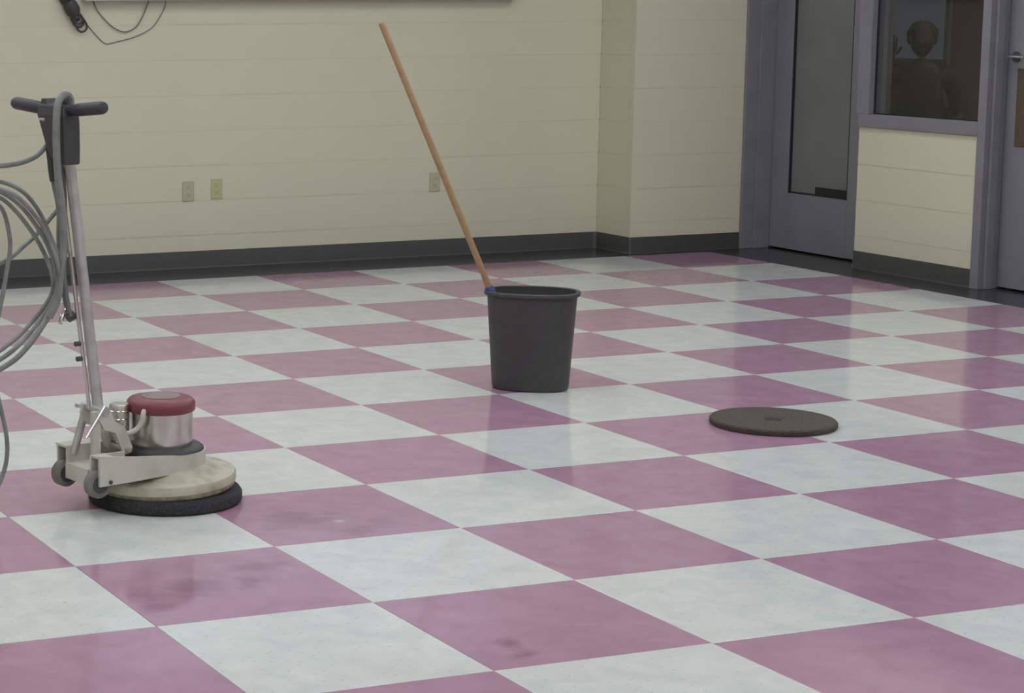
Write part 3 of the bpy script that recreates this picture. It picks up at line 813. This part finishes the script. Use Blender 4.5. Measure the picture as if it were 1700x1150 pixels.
STRANDS = {
  'B1': [(-0.80,0.03,1.00), (-0.72,0.030,1.030), (-0.652,0.030,1.006), (-0.588,0.030,0.970), (-0.559,0.030,0.940), (-0.543,0.030,0.885), (-0.538,0.030,0.830), (-0.551,0.030,0.759), (-0.570,0.030,0.673), (-0.605,0.030,0.566), (-0.70,0.03,0.47)],
  'B4': [(-0.340,0.060,0.945), (-0.414,0.080,0.861), (-0.465,0.080,0.824), (-0.503,0.080,0.797), (-0.549,0.080,0.779), (-0.607,0.080,0.768), (-0.70,0.06,0.75)],
  'C1': [(-0.70,0.0,0.62), (-0.654,0.000,0.575), (-0.611,0.000,0.425), (-0.591,0.000,0.346), (-0.576,0.000,0.279), (-0.572,0.000,0.219), (-0.585,0.000,0.158), (-0.623,0.000,0.092), (-0.682,0.000,0.038), (-0.78,0.02,0.010), (-0.95,0.10,0.009), (-1.15,0.12,0.009)],
  'E1': [(-0.374,-0.045,1.19), (-0.374,-0.052,1.24), (-0.378,-0.058,1.274), (-0.398,-0.062,1.287), (-0.424,-0.064,1.262), (-0.430,-0.064,1.196), (-0.428,-0.062,1.097), (-0.414,-0.050,1.006), (-0.400,-0.048,0.913), (-0.398,-0.045,0.821), (-0.409,-0.045,0.749), (-0.416,-0.040,0.675), (-0.44,-0.03,0.62)],
  'E2': [(-0.371,0.058,1.030), (-0.365,0.060,1.003), (-0.356,0.050,0.930), (-0.357,0.050,0.838), (-0.349,0.050,0.746), (-0.345,0.040,0.672), (-0.339,0.030,0.617)],
  'E3': [(-0.372,0.020,1.100), (-0.359,0.020,1.057), (-0.353,0.020,0.987), (-0.350,0.022,0.895), (-0.348,0.022,0.822), (-0.357,0.020,0.758), (-0.349,0.020,0.684), (-0.334,0.020,0.609)],
  'D1': [(-0.385,0.060,1.135), (-0.415,0.060,1.106), (-0.444,0.060,1.091), (-0.486,0.060,1.080), (-0.536,0.060,1.075), (-0.570,0.060,1.077)],
}
b = B()
for k, pts in LOOPS.items():
    dy = pts[-1][1]
    ext = [(pts[-1][0] - 0.09, dy, pts[-1][2] + 0.03), (pts[-1][0] - 0.20, dy, 0.62), (pts[-1][0] - 0.22, dy, 0.78), (pts[0][0] - 0.10, dy, pts[0][2] - 0.07)]
    tube(b, pts + ext, 0.0068, 8, closed=True, sub=5)
for k, pts in STRANDS.items():
    tube(b, pts, 0.0115 if k == 'E1' else (0.0078 if k == 'D1' else 0.0070), 8, sub=5)
cord = obj('power_cord', b, M_CORD, bf, smooth=True)
b = B(); tube(b, [(-0.566, 0.06, 1.078), (-0.572, 0.06, 1.079), (-0.60, 0.06, 1.084), (-0.625, 0.06, 1.085)], [0.012, 0.020, 0.021, 0.016], 14)
obj('plug', b, M_ORANGE, cord, smooth=True)
b = B(); tube(b, [(-0.318, 0.03, 0.612), (-0.338, 0.03, 0.603)], 0.016, 10)
obj('cord_hook', b, M_HUB, bf, smooth=True)
b = B(); tube(b, [(-0.330, 0.03, 0.636), (-0.347, 0.03, 0.631), (-0.356, 0.03, 0.617)], 0.004, 8, sub=4); tube(b, [(-0.354, 0.03, 0.619), (-0.358, 0.03, 0.610), (-0.366, 0.03, 0.586)], [0.004, 0.0085, 0.0065], 8)
obj('clip', b, M_CHROME, bf, smooth=True)

# ------------------------------------------------------------------ seated person in the dark office
PX, PY = 7.82, 6.30
ps = tag(empty('person', (PX, PY, 0), math.radians(47)), 'dark silhouette of a seated person behind the dark window, one hand raised to the head', 'person')
def skin_body(name, verts, edges, radii, material, parent, sub=2):
    me = bpy.data.meshes.new(name)
    me.from_pydata(verts, edges, [])
    o = bpy.data.objects.new(name, me)
    COL.objects.link(o)
    o.parent = parent
    me.materials.append(material)
    md = o.modifiers.new('skin', 'SKIN')
    md.use_smooth_shade = True
    sv = me.skin_vertices[0].data
    for i, r in enumerate(radii):
        sv[i].radius = r if isinstance(r, tuple) else (r, r)
        sv[i].use_root = (i == 0)
    s2 = o.modifiers.new('sub', 'SUBSURF'); s2.levels = sub; s2.render_levels = sub
    return o
# local axes: person faces -x towards the window; +y is the image left
V = [(0.05, 0, 0.54), (0.03, 0, 0.70), (0.02, 0, 0.88), (0.02, 0, 1.02), (0.0, 0, 1.10), (-0.01, 0, 1.16),
     (0.02, 0.10, 1.05), (0.02, 0.19, 1.02), (-0.10, 0.25, 0.86), (-0.16, 0.20, 1.08), (-0.16, 0.185, 1.17),
     (0.02, -0.10, 1.05), (0.02, -0.20, 1.01), (-0.01, -0.25, 0.76), (-0.22, -0.20, 0.72), (-0.30, -0.18, 0.72),
     (0.0, 0.10, 0.52), (-0.40, 0.12, 0.50), (-0.40, 0.12, 0.09), (-0.52, 0.13, 0.05),
     (0.0, -0.10, 0.52), (-0.40, -0.12, 0.50), (-0.40, -0.12, 0.09), (-0.52, -0.13, 0.05)]
Ed = [(0, 1), (1, 2), (2, 3), (3, 4), (4, 5), (3, 6), (6, 7), (7, 8), (8, 9), (9, 10), (3, 11), (11, 12), (12, 13), (13, 14), (14, 15),
      (0, 16), (16, 17), (17, 18), (18, 19), (0, 20), (20, 21), (21, 22), (22, 23)]
Rd = [(0.13, 0.17), (0.14, 0.14), (0.165, 0.165), (0.135, 0.135), 0.058, 0.052, 0.090, 0.072, 0.050, 0.036, 0.03, 0.090, 0.072, 0.050, 0.034, 0.03,
      0.085, 0.065, 0.042, 0.045, 0.085, 0.065, 0.042, 0.045]
skin_body('body', V, Ed, Rd, M_CLOTH, ps)
b = B()
bmesh.ops.create_uvsphere(b, u_segments=28, v_segments=18, radius=1.0)
for v in b.verts:
    x, y, z = v.co
    jaw = 1.0 - 0.22 * max(0.0, -z) ** 1.5
    v.co = (-0.02 + x * 0.092 * jaw - (0.012 if (x < -0.85 and -0.35 < z < 0.15) else 0), y * 0.074 * jaw, 1.268 + z * 0.112)
head_p = obj('head', b, M_SKIN_SHADED, ps, smooth=True)
b = B()
tube(b, [(-0.105, 0, 1.285), (-0.128, 0, 1.250), (-0.112, 0, 1.238)], [0.008, 0.013, 0.011], 8)
obj('nose', b, M_SKIN_SHADED, head_p, smooth=True)
for s in (-1, 1):
    b = B(); tube(b, [(-0.015, s * 0.072, 1.295), (-0.010, s * 0.082, 1.270), (-0.015, s * 0.074, 1.240)], [0.009, 0.012, 0.008], 8)
    obj('ear', b, M_SKIN_SHADED, head_p, smooth=True)
b = B(); tube(b, [(-0.098, -0.022, 1.212), (-0.107, 0, 1.210), (-0.098, 0.022, 1.212)], 0.007, 8)
obj('mouth', b, M_SKIN_SHADED, head_p, smooth=True)
for s in (-1, 1):
    b = B(); bmesh.ops.create_uvsphere(b, u_segments=10, v_segments=8, radius=0.012, matrix=Matrix.Translation((-0.098, s * 0.03, 1.282)))
    obj('eye', b, M_HAIR, head_p, smooth=True)
b = B()
bmesh.ops.create_icosphere(b, subdivisions=4, radius=1.0)
for v in b.verts:
    x, y, z = v.co
    wob = 1 + 0.06 * math.sin(9 * x + 4 * z) * math.sin(8 * y + 3)
    v.co = (0.012 + x * 0.098 * wob, y * 0.092 * wob, 1.306 + z * 0.088 * wob)
obj('hair', b, M_HAIR, head_p, smooth=True)
hand = [[(-0.16, 0.185, 1.155), (-0.162, 0.180, 1.20), (-0.165, 0.176, 1.235)]]
b = B(); tube(b, hand[0], [0.026, 0.036, 0.034], 10)
for k in range(4):
    yy = 0.150 + 0.018 * k
    l = (0.062, 0.075, 0.070, 0.052)[k]
    tube(b, [(-0.165, yy, 1.228), (-0.170, yy, 1.228 + l * 0.6), (-0.158, yy - 0.004, 1.228 + l)], [0.009, 0.0085, 0.007], 8)
tube(b, [(-0.158, 0.150, 1.180), (-0.150, 0.128, 1.205), (-0.146, 0.118, 1.228)], [0.011, 0.0095, 0.008], 8)
obj('raised_hand', b, M_SKIN_SHADED, ps, smooth=True)
b = B(); tube(b, [(-0.29, -0.18, 0.72), (-0.34, -0.175, 0.715), (-0.37, -0.172, 0.708)], [0.026, 0.036, 0.030], 10)
for k in range(4):
    yy = -0.148 - 0.018 * k
    tube(b, [(-0.365, yy, 0.708), (-0.41, yy, 0.700), (-0.435, yy, 0.688)], [0.009, 0.0085, 0.007], 8)
tube(b, [(-0.32, -0.148, 0.712), (-0.345, -0.130, 0.708), (-0.37, -0.122, 0.700)], [0.011, 0.0095, 0.008], 8)
obj('resting_hand', b, M_SKIN_SHADED, ps, smooth=True)
ch = tag(empty('office_chair', (PX + 0.04, PY + 0.044, 0), math.radians(47)), 'dark chair under the seated person in the office behind the window', 'chair')
obj('seat', box(B(), -0.24, 0.22, -0.22, 0.22, 0.40, 0.438), M_CLOTH, ch, bevel=0.01)
obj('backrest', box(B(), 0.235, 0.265, -0.21, 0.21, 0.45, 0.84), M_CLOTH, ch, bevel=0.01)
for sx in (-0.21, 0.23):
    for sy in (-0.19, 0.19):
        b = B(); tube(b, [(sx, sy, 0.0), (sx, sy, 0.40 if sx < 0 else 0.80)], 0.012, 10)
        obj('leg', b, M_HUB, ch, smooth=True)
